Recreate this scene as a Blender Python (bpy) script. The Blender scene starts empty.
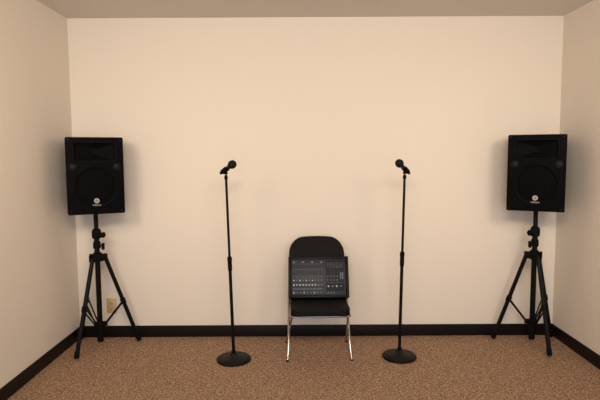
import bpy, bmesh, math
from mathutils import Vector, Matrix
S = bpy.context.scene
S.view_settings.view_transform = 'Standard'
C = S.collection

# ---------------------------------------------------------------- materials
def srgb(r, g, b):
    f = lambda c: (c/255/12.92) if c/255 <= .04045 else ((c/255+.055)/1.055)**2.4
    return (f(r), f(g), f(b), 1)
def mat(name, col, rough=.5, metal=0, bump=0, bscale=200, var=0.0, spec=.5):
    m = bpy.data.materials.new(name); m.use_nodes = True
    n = m.node_tree.nodes; l = m.node_tree.links; p = n['Principled BSDF']
    p.inputs['Base Color'].default_value = col
    p.inputs['Roughness'].default_value = rough
    p.inputs['Metallic'].default_value = metal
    p.inputs['Specular IOR Level'].default_value = spec
    tc = n.new('ShaderNodeTexCoord')
    nz = n.new('ShaderNodeTexNoise'); nz.inputs['Scale'].default_value = bscale
    nz.inputs['Detail'].default_value = 4
    l.new(tc.outputs['Object'], nz.inputs['Vector'])
    if bump:
        b = n.new('ShaderNodeBump'); b.inputs['Strength'].default_value = bump
        b.inputs['Distance'].default_value = .002
        l.new(nz.outputs['Fac'], b.inputs['Height']); l.new(b.outputs['Normal'], p.inputs['Normal'])
    if var:
        r = n.new('ShaderNodeValToRGB')
        r.color_ramp.elements[0].color = tuple(c*(1-var) for c in col[:3])+(1,)
        r.color_ramp.elements[1].color = tuple(min(1, c*(1+var)) for c in col[:3])+(1,)
        l.new(nz.outputs['Fac'], r.inputs['Fac']); l.new(r.outputs['Color'], p.inputs['Base Color'])
    return m
M_wall = mat('wall_paint', srgb(228, 219, 206), .8, bump=.12, bscale=120, spec=.15)
M_ceil = mat('ceiling_paint', srgb(218, 212, 204), .9, bump=.4, bscale=90, spec=.1)
M_vinyl = mat('baseboard_vinyl', srgb(20, 15, 14), .5, spec=.2)
M_cab = mat('cabinet_black', srgb(6, 6, 8), .85, bump=.5, bscale=400, spec=.05)
M_baf = mat('baffle_plastic', srgb(5, 5, 7), .65, bump=.2, bscale=500, spec=.06)
M_dark = mat('recess_black', srgb(4, 4, 5), .6, spec=.05)
M_horn = mat('horn_plastic', srgb(5, 5, 7), .65, spec=.06)
M_port = mat('port_plastic', srgb(11, 11, 14), .5, spec=.14)
M_blk = mat('black_powder_coat', srgb(7, 7, 8), .45, bump=.1, bscale=600, spec=.15)
M_rub = mat('black_rubber', srgb(7, 7, 7), .7, spec=.12)
M_iron = mat('cast_base_black', srgb(9, 9, 10), .45, bump=.5, bscale=350, spec=.22)
M_chr = mat('chrome', srgb(175, 170, 165), .16, 1)
M_pad = mat('chair_pad', srgb(18, 16, 17), .65, bump=.4, bscale=500, spec=.13)
M_sil = mat('silver_badge', srgb(172, 169, 162), .5)
M_emb = mat('emblem_grey', srgb(45, 45, 47), .5)
M_ivory = mat('ivory_plastic', srgb(190, 164, 122), .45)
M_panel = mat('console_panel', srgb(36, 40, 48), .5, spec=.3)
M_dark2 = mat('master_panel', srgb(24, 26, 32), .5, spec=.2)
M_lbl = mat('panel_print', srgb(88, 94, 104), .6)
M_knobw = mat('knob_light', srgb(185, 188, 191), .4)
M_knobg = mat('knob_grey', srgb(92, 100, 112), .4)
M_knobb = mat('knob_blue', srgb(60, 76, 105), .4)
M_blackk = mat('knob_black', srgb(9, 9, 10), .4, spec=.3)

# perforated grille
def grille(name, scale, c0, c1):
    m = mat(name, c0, .7, spec=.05); n = m.node_tree.nodes; l = m.node_tree.links
    p = n['Principled BSDF']; tc = n.new('ShaderNodeTexCoord')
    v = n.new('ShaderNodeTexVoronoi'); v.inputs['Scale'].default_value = scale
    v.inputs['Randomness'].default_value = 0
    l.new(tc.outputs['Object'], v.inputs['Vector'])
    r = n.new('ShaderNodeValToRGB'); r.color_ramp.elements[0].position = .3
    r.color_ramp.elements[1].position = .4
    r.color_ramp.elements[0].color = c1; r.color_ramp.elements[1].color = c0
    l.new(v.outputs['Distance'], r.inputs['Fac']); l.new(r.outputs['Color'], p.inputs['Base Color'])
    return m
M_grille = grille('woofer_grille_metal', 160, srgb(6, 6, 7), srgb(3, 3, 3))
M_micg = grille('mic_mesh', 450, srgb(34, 34, 36), srgb(6, 6, 6))

# carpet
M_car = bpy.data.materials.new('carpet'); M_car.use_nodes = True
n = M_car.node_tree.nodes; l = M_car.node_tree.links; p = n['Principled BSDF']
p.inputs['Roughness'].default_value = 1; p.inputs['Specular IOR Level'].default_value = .05
tc = n.new('ShaderNodeTexCoord')
n1 = n.new('ShaderNodeTexNoise'); n1.inputs['Scale'].default_value = 96; n1.inputs['Detail'].default_value = 6
n1.inputs['Roughness'].default_value = .75
l.new(tc.outputs['Object'], n1.inputs['Vector'])
r = n.new('ShaderNodeValToRGB'); e = r.color_ramp.elements
e[0].position = .35; e[0].color = srgb(84, 62, 48)
e[1].position = .65; e[1].color = srgb(212, 184, 158)
x = e.new(.46); x.color = srgb(136, 108, 88)
x = e.new(.54); x.color = srgb(163, 134, 111)
l.new(n1.outputs['Fac'], r.inputs['Fac'])
l.new(r.outputs['Color'], p.inputs['Base Color'])
b = n.new('ShaderNodeBump'); b.inputs['Strength'].default_value = .8; b.inputs['Distance'].default_value = .005
l.new(n1.outputs['Fac'], b.inputs['Height']); l.new(b.outputs['Normal'], p.inputs['Normal'])

# ---------------------------------------------------------------- builders
def frame(d):
    d = Vector(d).normalized()
    u = Vector((0, 0, 1)) if abs(d.z) < .9 else Vector((1, 0, 0))
    a = d.cross(u).normalized(); return a, d.cross(a).normalized()
class B:
    def __init__(s): s.bm = bmesh.new()
    def box(s, c, size, bev=0, mtx=None, seg=2):
        t = bmesh.new(); bmesh.ops.create_cube(t, size=1)
        for v in t.verts: v.co = Vector(v.co[i]*size[i] for i in range(3))
        if bev: bmesh.ops.bevel(t, geom=t.edges[:], offset=bev, segments=seg, affect='EDGES', profile=.5)
        m = Matrix.Translation(c)
        if mtx is not None: m = m @ mtx
        bmesh.ops.transform(t, matrix=m, verts=t.verts[:]); s.merge(t); return s
    def merge(s, t):
        me = bpy.data.meshes.new('tmp'); t.to_mesh(me); t.free(); s.bm.from_mesh(me); bpy.data.meshes.remove(me)
    def lathe(s, prof, o=(0, 0, 0), d=(0, 0, 1), seg=32):
        """prof = [(radius, height)...] along direction d from o"""
        t = bmesh.new(); d = Vector(d).normalized(); a, c = frame(d); o = Vector(o); rings = []
        for (rr, h) in prof:
            if rr <= 1e-6: rings.append([t.verts.new(o+d*h)])
            else: rings.append([t.verts.new(o+d*h+(a*math.cos(2*math.pi*i/seg)+c*math.sin(2*math.pi*i/seg))*rr) for i in range(seg)])
        for R0, R1 in zip(rings, rings[1:]):
            for i in range(seg):
                j = (i+1) % seg
                if len(R0) == 1 and len(R1) == 1: continue
                if len(R0) == 1: t.faces.new((R0[0], R1[j], R1[i]))
                elif len(R1) == 1: t.faces.new((R0[i], R0[j], R1[0]))
                else: t.faces.new((R0[i], R0[j], R1[j], R1[i]))
        for R in (rings[0], rings[-1]):
            if len(R) > 1: t.faces.new(R)
        bmesh.ops.recalc_face_normals(t, faces=t.faces[:]); s.merge(t); return s
    def cyl(s, p0, p1, r0, r1=None, seg=20, bev=.0015):
        r1 = r0 if r1 is None else r1; p0 = Vector(p0); p1 = Vector(p1); L = (p1-p0).length
        bev = min(bev, r0*.4, L*.3)
        return s.lathe([(r0-bev, 0), (r0, bev), (r1, L-bev), (r1-bev, L)], p0, p1-p0, seg)
    def sweep(s, pts, r, seg=14):
        t = bmesh.new(); pts = [Vector(q) for q in pts]; N = len(pts)
        a = None; rings = []
        for i, q in enumerate(pts):
            tn = (pts[min(i+1, N-1)]-pts[max(i-1, 0)]).normalized()
            if a is None: a, _ = frame(tn)
            a = (a-tn*a.dot(tn)).normalized(); c = tn.cross(a)
            rings.append([t.verts.new(q+(a*math.cos(2*math.pi*k/seg)+c*math.sin(2*math.pi*k/seg))*r) for k in range(seg)])
        for R0, R1 in zip(rings, rings[1:]):
            for k in range(seg): t.faces.new((R0[k], R0[(k+1) % seg], R1[(k+1) % seg], R1[k]))
        t.faces.new(rings[0]); t.faces.new(rings[-1])
        bmesh.ops.recalc_face_normals(t, faces=t.faces[:]); s.merge(t); return s
    def prism(s, poly, d0, d1, axis='z', bev=0, seg=3):
        """extrude 2D polygon along axis ('z': poly=(x,y)); ('y': poly=(x,z))"""
        t = bmesh.new()
        f = (lambda u, v, w: (u, v, w)) if axis == 'z' else (lambda u, v, w: (u, w, v))
        A = [t.verts.new(f(u, v, d0)) for u, v in poly]; D = [t.verts.new(f(u, v, d1)) for u, v in poly]
        t.faces.new(A); t.faces.new(D); N = len(poly)
        for i in range(N): t.faces.new((A[i], A[(i+1) % N], D[(i+1) % N], D[i]))
        bmesh.ops.recalc_face_normals(t, faces=t.faces[:])
        if bev: bmesh.ops.bevel(t, geom=t.edges[:], offset=bev, segments=seg, affect='EDGES', profile=.5, clamp_overlap=True)
        s.merge(t); return s
    def out(s, name, m, parent=None, label=None, smooth=True, loc=None):
        me = bpy.data.meshes.new(name); s.bm.to_mesh(me); s.bm.free()
        me.materials.append(m)
        if smooth:
            for q in me.polygons: q.use_smooth = True
            try: me.set_sharp_from_angle(angle=math.radians(38))
            except Exception: pass
        o = bpy.data.objects.new(name, me); C.objects.link(o)
        if parent: o.parent = parent
        if loc: o.location = loc
        if label: o['label'] = label
        return o
def fillet(pts, rad, k=6):
    """round polyline corners"""
    pts = [Vector(q) for q in pts]; o = [pts[0]]
    for i in range(1, len(pts)-1):
        q = pts[i]; a = (pts[i-1]-q); c = (pts[i+1]-q)
        ra = min(rad, a.length*.48, c.length*.48)
        A = q+a.normalized()*ra; D = q+c.normalized()*ra
        for j in range(k+1):
            u = j/k; o.append(A*(1-u)**2+q*2*u*(1-u)+D*u*u)
    o.append(pts[-1]); return o
def rrect(w, h, r, cx=0, cy=0, k=6, rt=None):
    """rounded rect polygon; rt = top corner radius"""
    rt = rt or r; P = []
    for (sx, sy, a0, rr) in ((1, 1, 0, rt), (-1, 1, 90, rt), (-1, -1, 180, r), (1, -1, 270, r)):
        for j in range(k+1):
            a = math.radians(a0+90*j/k)
            P.append((cx+sx*(w/2-rr)+rr*math.cos(a), cy+sy*(h/2-rr)+rr*math.sin(a)))
    return P
def thing(name, loc, label, cat, group=None, rot=(0, 0, 0)):
    o = bpy.data.objects.new(name, None); C.objects.link(o); o.location = loc; o.rotation_euler = rot
    o.empty_display_size = .1
    o['label'] = label; o['category'] = cat
    if group: o['group'] = group
    return o
def text_mesh(name, body, size, loc, m, parent, ext=.0006):
    cu = bpy.data.curves.new('t', 'FONT'); cu.body = body; cu.size = size; cu.extrude = ext
    cu.align_x = 'CENTER'; cu.align_y = 'CENTER'; cu.offset = size*.012
    to = bpy.data.objects.new('t', cu); C.objects.link(to)
    bpy.context.view_layer.update()
    me = bpy.data.meshes.new_from_object(to.evaluated_get(bpy.context.evaluated_depsgraph_get()))
    bpy.data.objects.remove(to); me.transform(Matrix.Rotation(math.pi/2, 4, 'X'))
    me.materials.clear(); me.materials.append(m); me.name = name
    o = bpy.data.objects.new(name, me); C.objects.link(o); o.parent = parent; o.location = loc
    return o

# ---------------------------------------------------------------- room
XL, XR, YB, YF, H = -1.728, 1.973, 4.0, -2.2, 2.44
T = .1
def struct(name, c, size, m):
    o = B().box((0, 0, 0), size).out(name, m, smooth=False, loc=c)
    o['kind'] = 'structure'; return o
cx = (XL+XR)/2; W = XR-XL; cy = (YB+YF)/2; Lr = YB-YF
struct('floor', (cx, cy, -T/2), (W+2*T, Lr+2*T, T), M_car)
struct('ceiling', (cx, cy, H+T/2), (W+2*T, Lr+2*T, T), M_ceil)
struct('wall_back', (cx, YB+T/2, H/2), (W+2*T, T, H), M_wall)
struct('wall_left', (XL-T/2, cy, H/2), (T, Lr, H), M_wall)
struct('wall_right', (XR+T/2, cy, H/2), (T, Lr, H), M_wall)
bh, bt = .092, .008
def base(name, c, size):
    b = B().box((0, 0, 0), size, .003)
    o = b.out(name, M_vinyl, loc=c); o['kind'] = 'structure'
base('baseboard_back', (cx, YB-bt/2, bh/2), (W, bt, bh))
base('baseboard_left', (XL+bt/2, cy-bt/2, bh/2), (bt, Lr-bt, bh))
base('baseboard_right', (XR-bt/2, cy-bt/2, bh/2), (bt, Lr-bt, bh))

# ---------------------------------------------------------------- outlet
o = thing('power_outlet', (-1.475, YB, .252), 'ivory duplex power outlet mounted low on the wall', 'outlet')
B().prism(rrect(.076, .118, .006), -.006, 0, 'y', .0015, 2).out('cover_plate', M_ivory, o)
for z in (.02, -.02):
    B().prism(rrect(.034, .029, .010, 0, z), -.009, -.004, 'y', .001, 2).out('socket', M_ivory, o)
    s = B()
    for xx in (-.007, .007): s.box((xx, -.0092, z+.003), (.003, .001, .010))
    s.box((0, -.0092, z-.008), (.004, .001, .004)); s.out('socket_slot', M_dark, o)
B().lathe([(0, 0), (.003, 0), (.003, .001), (0, .0015)], (0, -.006, 0), (0, -1, 0), 12).out('screw', M_sil, o)

# ---------------------------------------------------------------- loudspeaker
SW, SH = .374, .535
def speaker(loc, rz, label):
    o = thing('loudspeaker', loc, label, 'speaker', 'loudspeakers on tripod stands', (0, 0, rz))
    w = SW/2; poly = [(-w, -.118), (w, -.118), (w, -.03), (.125, .16), (-.125, .16), (-w, -.03)]
    B().prism(poly, 0, SH, 'z', .008, 3).out('cabinet', M_cab, o)
    # baffle with cut-outs
    ba = B().prism(rrect(SW, SH, .010, 0, SH/2), -.168, -.114, 'y', .005, 3).out('front_baffle', M_baf, o)
    HW, HH, HZ = .270, .122, .435
    cut = B().prism(rrect(HW, HH, .010, 0, HZ), -.2, -.123, 'y')
    cut.lathe([(.141, 0), (.141, .077)], (0, -.2, .188), (0, 1, 0), 64)
    for sx in (-1, 1): cut.lathe([(.022, 0), (.022, .077)], (sx*.143, -.2, .328), (0, 1, 0), 32)
    co = cut.out('cut', M_dark, o)
    md = ba.modifiers.new('b', 'BOOLEAN'); md.object = co; md.operation = 'DIFFERENCE'; md.solver = 'EXACT'
    bpy.context.view_layer.update()
    me = bpy.data.meshes.new_from_object(ba.evaluated_get(bpy.context.evaluated_depsgraph_get()))
    ba.modifiers.clear(); ba.data = me; bpy.data.objects.remove(co)
    try: me.set_sharp_from_angle(angle=math.radians(30))
    except Exception: pass
    # horn: flared rectangular mouth
    t = bmesh.new(); L = [(HW, HH, -.163), (HW-.014, HH-.012, -.156), (HW-.03, HH-.024, -.153), (.12, .07, -.147), (.05, .05, -.132)]
    prev = None
    for ww, hh, yy in L:
        R = [t.verts.new((u, yy, v)) for u, v in rrect(ww, hh, .010, 0, HZ)]
        if prev:
            for i in range(len(R)): t.faces.new((prev[i], prev[(i+1) % len(R)], R[(i+1) % len(R)], R[i]))
        prev = R
    t.faces.new(prev)
    hb = B(); hb.merge(t)
    hb.out('horn', M_horn, o)
    rim = B()
    outer = rrect(HW+.006, HH+.006, .012, 0, HZ); q = [Vector((u, -.168, v)) for u, v in outer]
    rim.sweep(q+[q[0]], .0022, 8).out('horn_rim', M_port, o)
    for sx in (-1, 1):
        B().lathe([(.022, .002), (.027, 0), (.027, .004), (.024, .005), (.020, .001), (.018, -.008), (0, -.010)],
                  (sx*.143, -.168, .328), (0, -1, 0), 32).out('port', M_port, o)
    B().lathe([(.139, -.002), (.149, -.002), (.150, .001), (.145, .003), (.139, .0025), (.137, .001)],
              (0, -.168, .188), (0, -1, 0), 64).out('woofer_ring', M_baf, o)
    B().lathe([(.141, -.004), (.141, 0), (.12, .004), (.07, .007), (.0, .008)],
              (0, -.166, .188), (0, -1, 0), 64).out('woofer_grille', M_grille, o)
    # badge: round emblem with three crossed tuning forks, lettering below
    bz = .094
    B().lathe([(.0180, 0), (.0180, .004), (.0168, .006), (0, .006)], (0, -.1715, bz), (0, -1, 0), 36).out('badge', M_sil, o)
    em = B()
    for k in range(3):
        a = math.radians(90+120*k); dx, dz = math.cos(a), math.sin(a)
        px_, pz_ = -dz, dx
        P = lambda r_, s_: Vector((dx*r_+px_*s_, -.1778, bz+dz*r_+pz_*s_))
        em.cyl(P(-.010, 0), P(.004, 0), .0009, seg=8)
        for sg in (-1, 1):
            em.sweep([P(.004, 0), P(.006, sg*.0026), P(.0138, sg*.0026)], .0009, 8)
    em.out('badge_emblem', M_emb, o)
    text_mesh('badge_lettering', 'YAMAHA', .0140, (0, -.1765, .064), M_sil, o)
    for sx in (-1, 1):
        for z in (.018, SH-.018):
            B().lathe([(.005, 0), (.005, .002), (0, .003)], (sx*.168, -.168, z), (0, -1, 0), 12).out('screw', M_blackk, o)
    B().lathe([(.045, -.002), (.045, .004), (.022, .006), (.022, -.004)], (0, 0, 0), (0, 0, -1), 24).out('pole_socket', M_blk, o)
    return o
LB = (-1.490, 3.79); RB = (1.719, 3.79); SZ = 1.013
speaker((LB[0]+.0, LB[1], SZ), math.radians(25), 'black two-way loudspeaker cabinet mounted on a tripod stand')
speaker((RB[0]+.0, RB[1], SZ+.003), math.radians(-27), 'black two-way loudspeaker cabinet mounted on a tripod stand')

# ---------------------------------------------------------------- tripod stand
def tripod(loc, angs, knob_dir, label):
    o = thing('speaker_stand', (loc[0], loc[1], 0), label, 'speaker stand', 'tripod speaker stands')
    B().cyl((0, 0, .74), (0, 0, SZ-.006), .0160, seg=24).out('upper_pole', M_blk, o)
    B().cyl((0, 0, .06), (0, 0, .86), .0190, seg=24).out('main_pole', M_blk, o)
    c = B().lathe([(.021, 0), (.030, .004), (.033, .025), (.033, .05), (.028, .068), (.018, .075)], (0, 0, .815), seg=24)
    k = Vector(knob_dir).normalized()
    c.out('clamp_collar', M_rub, o)
    B().cyl(Vector((0, 0, .845))+k*.02, Vector((0, 0, .845))+k*.05, .006)\
       .lathe([(.010, 0), (.021, .003), (.024, .012), (.019, .02), (0, .021)], Vector((0, 0, .845))+k*.046, k, 6).out('clamp_knob', M_rub, o)
    # leg hub
    hz = .675
    hub = B().lathe([(.021, 0), (.036, .004), (.040, .02), (.038, .05), (.028, .065), (.021, .070)], (0, 0, hz-.03), seg=24)
    low = B().lathe([(.021, 0), (.031, .003), (.031, .035), (.021, .04)], (0, 0, .155), seg=24)
    B().lathe([(.0, 0), (.022, 0), (.022, .025), (.0, .027)], (0, 0, .045), seg=20).out('pole_end_cap', M_rub, o)
    for a_, rad in angs:
        a = math.radians(a_); d = Vector((math.cos(a), math.sin(a), 0)); n = Vector((-d.y, d.x, 0))
        R = Matrix.Rotation(a, 4, 'Z')
        for sg in (-1, 1):
            hub.box(d*.047+n*sg*.0175+Vector((0, 0, hz)), (.045, .006, .048), .002, R)
            low.box(d*.038+n*sg*.010+Vector((0, 0, .175)), (.03, .004, .03), .001, R)
        top = d*.052+Vector((0, 0, hz+.005)); foot = d*rad+Vector((0, 0, .012))
        g = (foot-top).normalized()
        B().cyl(top, foot-g*.02, .0148, seg=18).out('leg', M_blk, o)
        B().cyl(foot-g*.05, foot+g*-.002, .0170, .018, seg=18, bev=.003).out('rubber_foot', M_rub, o)
        m = top+(foot-top)*.52
        B().lathe([(.0185, -.02), (.0195, -.015), (.0195, .015), (.0185, .02)], m, g, 18).out('leg_clamp', M_rub, o)
        s0 = d*.04+Vector((0, 0, .175))
        for_b = B()
        for sg in (-1, 1): for_b.cyl(s0+n*sg*.0125, m+n*sg*.0180, .0055, seg=8)
        for_b.cyl(m-n*.021, m+n*.021, .005, seg=8)
        for_b.out('brace', M_blk, o)
    hub.out('leg_hub', M_rub, o); low.out('lower_collar', M_rub, o)
    kk = Vector((k.x, k.y, 0)).normalized()
    B().cyl(Vector((0, 0, .765))+kk*.015, Vector((0, 0, .765))+kk*.045, .005)\
       .box(Vector((0, 0, .76))+kk*.052, (.020, .022, .05), .005).out('lock_handle', M_rub, o)
    B().lathe([(.021, 0), (.027, .003), (.027, .035), (.024, .05), (.020, .053)], (0, 0, .742), seg=24).out('lock_collar', M_rub, o)
    return o
tripod(LB, ((-106, .268), (22, .276), (146, .255)), (1, -.3, 0), 'black steel tripod stand holding a loudspeaker beside the power outlet')
tripod(RB, ((-86, .252), (156, .270), (34, .258)), (-1, -.5, 0), 'black steel tripod stand holding a loudspeaker near the room corner')

# ---------------------------------------------------------------- mic stands
def micstand(loc, top, mdir, clutch_z, label):
    o = thing('microphone_stand', loc, label, 'microphone stand', 'round base microphone stands')
    B().lathe([(0, 0), (.112, 0), (.118, .004), (.118, .014), (.108, .024), (.06, .036), (.028, .042), (.022, .052), (.0, .054)], seg=56)\
        .out('base', M_iron, o)
    tp = Vector(top)-Vector(loc); b0 = Vector((0, 0, .04)); ax = (tp-b0).normalized(); L = (tp-b0).length
    cz = clutch_z
    B().cyl(b0, b0+ax*cz, .0112, seg=20).out('lower_tube', M_blk, o)
    B().cyl(b0+ax*(cz-.05), b0+ax*L, .0085, seg=20).out('upper_tube', M_blk, o)
    B().lathe([(.0120, 0), (.0142, .005), (.0150, .03), (.0145, .065), (.0162, .075), (.0162, .092), (.011, .102)], b0+ax*(cz-.05), ax, 24).out('height_clutch', M_rub, o)
    B().cyl(b0, b0+ax*.035, .017, .014).out('base_collar', M_rub, o)
    # clip
    md = Vector(mdir).normalized()
    T0 = b0+ax*L
    piv = T0+ax*.028
    cl = B().lathe([(.011, 0), (.012, .003), (.012, .018), (.009, .022), (.007, .03)], T0-ax*.012, ax, 20)
    side = md.cross(Vector((0, 0, 1))).normalized()
    cl.cyl(piv-side*.011, piv+side*.011, .0085)
    up = side.cross(md).normalized()
    if up.z < 0: up = -up
    cen = piv+up*.024
    # open sleeve holding the mic
    t = bmesh.new(); rows = []
    for j, h in enumerate((-.032, .032)):
        ring = []
        for rr in (.0175, .0145):
            seq = []
            for i in range(19):
                a = math.radians(-90-140+280*i/18)
                seq.append(t.verts.new(cen+md*h+(side*math.cos(a)+up*math.sin(a))*(rr-(0.0 if j == 0 else -.0012))))
            ring.append(seq)
        rows.append(ring)
    for i in range(18):
        t.faces.new((rows[0][0][i], rows[0][0][i+1], rows[1][0][i+1], rows[1][0][i]))
        t.faces.new((rows[0][1][i], rows[0][1][i+1], rows[1][1][i+1], rows[1][1][i]))
        for j in (0, 1): t.faces.new((rows[j][0][i], rows[j][0][i+1], rows[j][1][i+1], rows[j][1][i]))
    for i in (0, 18): t.faces.new((rows[0][0][i], rows[1][0][i], rows[1][1][i], rows[0][1][i]))
    bmesh.ops.recalc_face_normals(t, faces=t.faces[:]); cl.merge(t)
    cl.out('microphone_clip', M_rub, o)
    # microphone (own object, resting in the clip)
    wc = Vector(loc)+cen-md*.060
    m = thing('microphone', wc, 'black handheld vocal microphone held in a stand clip', 'microphone', 'handheld microphones')
    B().lathe([(0, 0), (.009, 0), (.0105, .003), (.0115, .03), (.0128, .075), (.0135, .105), (.0165, .125), (.019, .132), (.0, .133)], (0, 0, 0), md, 28).out('handle', M_blk, m)
    B().lathe([(.0185, .0), (.0255, .010), (.0275, .022), (.0275, .027), (.0248, .040), (.018, .049), (.009, .053), (0, .054)], md*.131, md, 32).out('grille_head', M_micg, m)
    B().lathe([(.0270, 0), (.0285, .001), (.0285, .005), (.0270, .006)], md*.152, md, 32).out('grille_band', M_blk, m)
    B().box(md*.105+up*.0135, (.006, .006, .014), .0015, md.to_track_quat('Z', 'Y').to_matrix().to_4x4()).out('switch', M_knobg, m)
    return o
micstand((-.465, 3.52, 0), (-.497, 3.52, 1.270), (.100, -.115, .066), .64, 'black microphone stand with round cast base on the carpet')
micstand((.690, 3.556, 0), (.712, 3.556, 1.266), (-.096, -.115, .076), .66, 'black microphone stand with round cast base on the carpet')

# ---------------------------------------------------------------- folding chair
ch = thing('folding_chair', (.128, 3.6, 0), 'chrome folding chair with black seat and rounded black backrest', 'chair', rot=(0, 0, math.radians(1.5)))
P = [(-.222, -.104, .006), (-.213, -.055, .10), (-.210, .16, .42), (-.170, .285, .770), (.170, .285, .770), (.210, .16, .42), (.213, -.055, .10), (.222, -.104, .006)]
q = fillet(P, .09, 8)
B().sweep(q, .0085, 16).out('main_frame', M_chr, ch, 'chrome tube frame')
for sx in (-1, 1):
    B().cyl((sx*.2222, -.105, 0), (sx*.222, -.100, .012), .0108, seg=18, bev=.003).out('rubber_foot', M_rub, ch)
    B().cyl((sx*.226, .262, 0), (sx*.226, .256, .012), .0105, seg=18, bev=.003).out('rubber_foot', M_rub, ch)
rl = fillet([(-.226, .262, .005), (-.188, -.15, .342), (.188, -.15, .342), (.226, .262, .005)], .03, 5)
B().sweep(rl, .0075, 14).out('rear_leg_frame', M_chr, ch, 'chrome rear leg tube')
# seat rail
sr = fillet([(-.192, .16, .340), (-.202, -.190, .341), (.202, -.190, .341), (.192, .16, .340)], .03, 5)
B().sweep(sr, .0075, 12).out('seat_rail', M_chr, ch, 'chrome seat rail')
for sx in (-1, 1):
    B().cyl((sx*.190, .135, .345), (sx*.212, .135, .345), .007).out('pivot', M_chr, ch)
# seat pad (slightly sloped)
seat = B().prism(rrect(.400, .394, .05, 0, -.014), 0, .050, 'z', .018, 4)
bm = seat.bm
for v in bm.verts:
    hi = v.co.z > .025
    v.co.z += .3455-.04*(v.co.y+.2)
    if hi: v.co.z -= .006*(1-min(1, ((v.co.x/.19)**2)))
seat.out('seat', M_pad, ch)
# backrest (rounded top, curved)
def byy(z): return .16+(z-.42)*(.13/.365)
def arch(w, z0, z1, rb, rt, bulge):
    pts = rrect(w, z1-z0, rb, 0, (z0+z1)/2, k=9, rt=rt)
    o_ = []
    for u, v in pts:
        if v > (z0+z1)/2: v += bulge*(1-(2*u/w)**2)-bulge
        o_.append((u, v))
    res = []
    for i, q_ in enumerate(o_):
        res.append(q_)
        nx = o_[(i+1) % len(o_)]
        if q_[1] > z1-.03 and nx[1] > z1-.03 and q_[0] > 0 > nx[0]:
            for j in range(1, 8):
                u = q_[0]+(nx[0]-q_[0])*j/8
                res.append((u, z1+bulge*(1-(2*u/w)**2)-bulge))
    return res
bk = B().prism(arch(.410, .527, .808, .03, .105, .016), -.020, .016, 'y', .006, 3)
bmesh.ops.triangulate(bk.bm, faces=[f for f in bk.bm.faces if len(f.verts) > 4])
for v in bk.bm.verts:
    v.co.y += byy(v.co.z)
bk.out('backrest', M_pad, ch)
q = [Vector((u, byy(v)-.0205, v)) for u, v in arch(.362, .552, .786, .03, .085, .013)]
B().sweep(q+[q[0]], .0018, 8).out('backrest_piping', M_blackk, ch)

# ---------------------------------------------------------------- mixer
tilt = math.radians(-22)
mx = thing('audio_mixer', (.1315, 3.650, .404), 'black powered audio mixer with many knobs leaning on folding chair', 'mixer', rot=(tilt, 0, math.radians(.5)))
MW, MH, MD = .436, .300, .070
B().box((0, MD/2+.010, MH/2), (MW-.03, MD-.020, MH-.006), .004).out('housing', M_cab, mx)
for sx in (-1, 1):
    B().box((sx*(MW/2-.011), MD/2, MH/2), (.022, MD, MH), .007, None, 3).out('side_cheek', M_blk, mx)
for z in (.010, MH-.010):
    B().box((0, MD/2-.001, z), (MW-.036, MD-.004, .020), .004).out('edge_rail', M_blk, mx)
PY = .010   # recessed panel surface
B().box((0, PY+.002, MH/2), (MW-.042, .004, MH-.034), .001).out('control_panel', M_panel, mx)
def strip(name, x, z, w, h, m, th=.001):
    return B().box((x, PY-th/2, z), (w, th, h)).out(name, m, mx)
kproto = {}
def knob(x, z, m, r=.0048, name='knob'):
    key = (m.name, r)
    if key not in kproto:
        o = B().lathe([(r, 0), (r, .003), (r*.82, .010), (0, .0105)], (0, 0, 0), (0, -1, 0), 14)\
            .box((0, -.0108, r*.45), (.0010, .0006, r*.8)).out(name, m, mx, loc=(x, PY, z)); kproto[key] = o
    else:
        o = kproto[key].copy(); C.objects.link(o); o.location = (x, PY, z)
    return o
x0 = -.178; dxk = .0222
for c_ in range(10):
    xx = x0+c_*dxk
    last = c_ > 7
    B().lathe([(.0072, 0), (.0072, .001), (.005, .0015), (.005, .0005), (0, .0004)], (xx, PY, .258), (0, -1, 0), 16).out('input_jack', M_knobg if c_ % 3 == 0 else M_blackk, mx)
    for r_, (z, m, rr) in enumerate(((.228, M_blackk, .0042), (.204, M_knobg, .0040), (.178, M_blackk, .0044), (.152, M_knobg, .0046), (.124, M_knobg if last or c_ % 2 else M_knobw, .0050), (.092, M_knobg if last else M_knobw, .0062))):
        knob(xx, z, m, rr)
for c_ in range(11):
    strip('panel_line', x0-dxk/2+c_*dxk, .160, .0007, .19, M_lbl)
strip('label_strip', x0+4.5*dxk, .064, .212, .006, M_lbl)
strip('label_strip', x0+4.5*dxk, .138, .212, .0018, M_lbl)
strip('label_strip', x0+4.5*dxk, .244, .212, .0015, M_lbl)
for k in range(9):
    B().box((x0+k*dxk*1.1, PY-.002, .038), (.010, .005, .008), .001).out('button', M_knobw if k % 3 == 0 else M_knobg, mx)
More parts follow.
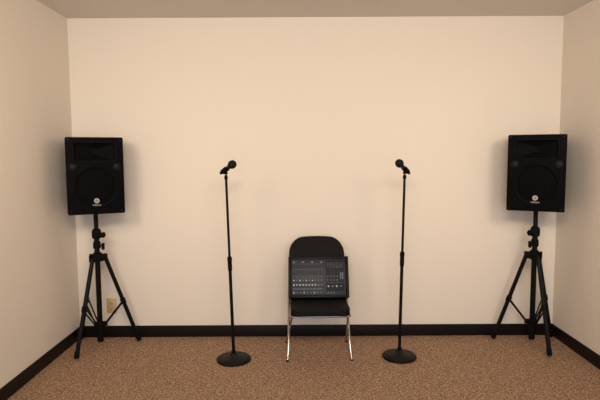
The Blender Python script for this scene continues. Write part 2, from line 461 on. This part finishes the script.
# master section
B().box((.120, PY-.001, .160), (.126, .003, .222), .001).out('master_section', M_dark2, mx)
for k in range(9):
    xx = .068+k*.0130
    B().box((xx, PY-.003, .236), (.0014, .001, .046)).out('slider_slot', M_knobg, mx)
    B().box((xx, PY-.005, .232+.014*math.sin(k*.9)), (.006, .005, .005), .001).out('slider_cap', M_knobg, mx)
for k in range(2):
    strip('level_meter', .160+k*.014, .158, .006, .050, M_knobg, .004)
for r_ in range(3):
    for k in range(4):
        knob(.066+k*.023, .180-r_*.027, (M_blackk, M_knobg, M_knobg)[r_], (.0046, .0046, .0050)[r_])
strip('label_strip', .120, .108, .122, .0015, M_lbl, .004)
for k in range(4):
    knob(.070+k*.030, .082, M_knobw if k in (0, 2) else M_knobg, .0064)
for k in range(3):
    B().box((.068+k*.020, PY-.002, .036), (.009, .005, .009), .001).out('button', M_knobg, mx)
B().box((.165, PY-.003, .036), (.020, .006, .013), .001).out('power_switch', M_blackk, mx)

# ---------------------------------------------------------------- lights
def area(name, loc, target, sx, sy, e, col, spread=180):
    L = bpy.data.lights.new(name, 'AREA'); L.shape = 'RECTANGLE'; L.size = sx; L.size_y = sy; L.energy = e; L.color = col
    L.spread = math.radians(spread)
    o = bpy.data.objects.new(name, L); C.objects.link(o); o.location = loc
    o.rotation_euler = (Vector(target)-Vector(loc)).to_track_quat('-Z', 'Y').to_euler()
area('warm_light', (.12, .5, 2.3), (.12, 4, 1.5), 1.5, .4, 48, (1, .81, .63), 160)  # main ceiling lamp
area('warm_light', (-1.40, 1.6, 1.95), (-1.15, 4, 1.05), .55, .55, 4.8, (1, .80, .60), 95)  # added side light without a fixture, pushes the left speaker's shadow inward
area('warm_light', (1.64, 1.6, 1.95), (1.39, 4, 1.05), .55, .55, 4.8, (1, .80, .60), 95)  # its added counterpart on the right, shapes that speaker's inner shadow
area('window_light', (.1, -2.0, 1.3), (.1, 4, 1.3), 2.8, 1.6, 58, (.68, .82, 1))
w = bpy.data.worlds.new('world'); S.world = w; w.use_nodes = True
w.node_tree.nodes['Background'].inputs[0].default_value = (.86, .90, 1, 1)
w.node_tree.nodes['Background'].inputs[1].default_value = .42

# ---------------------------------------------------------------- camera
cd = bpy.data.cameras.new('camera'); cam = bpy.data.objects.new('camera', cd); C.objects.link(cam)
cd.sensor_width = 36; cd.lens = 31.38
cam.matrix_world = Matrix.Translation((0, 0, 1.425)) @ Matrix.Rotation(math.radians(90-5.03), 4, 'X') @ Matrix.Rotation(math.radians(-.3), 4, 'Z')
S.camera = cam
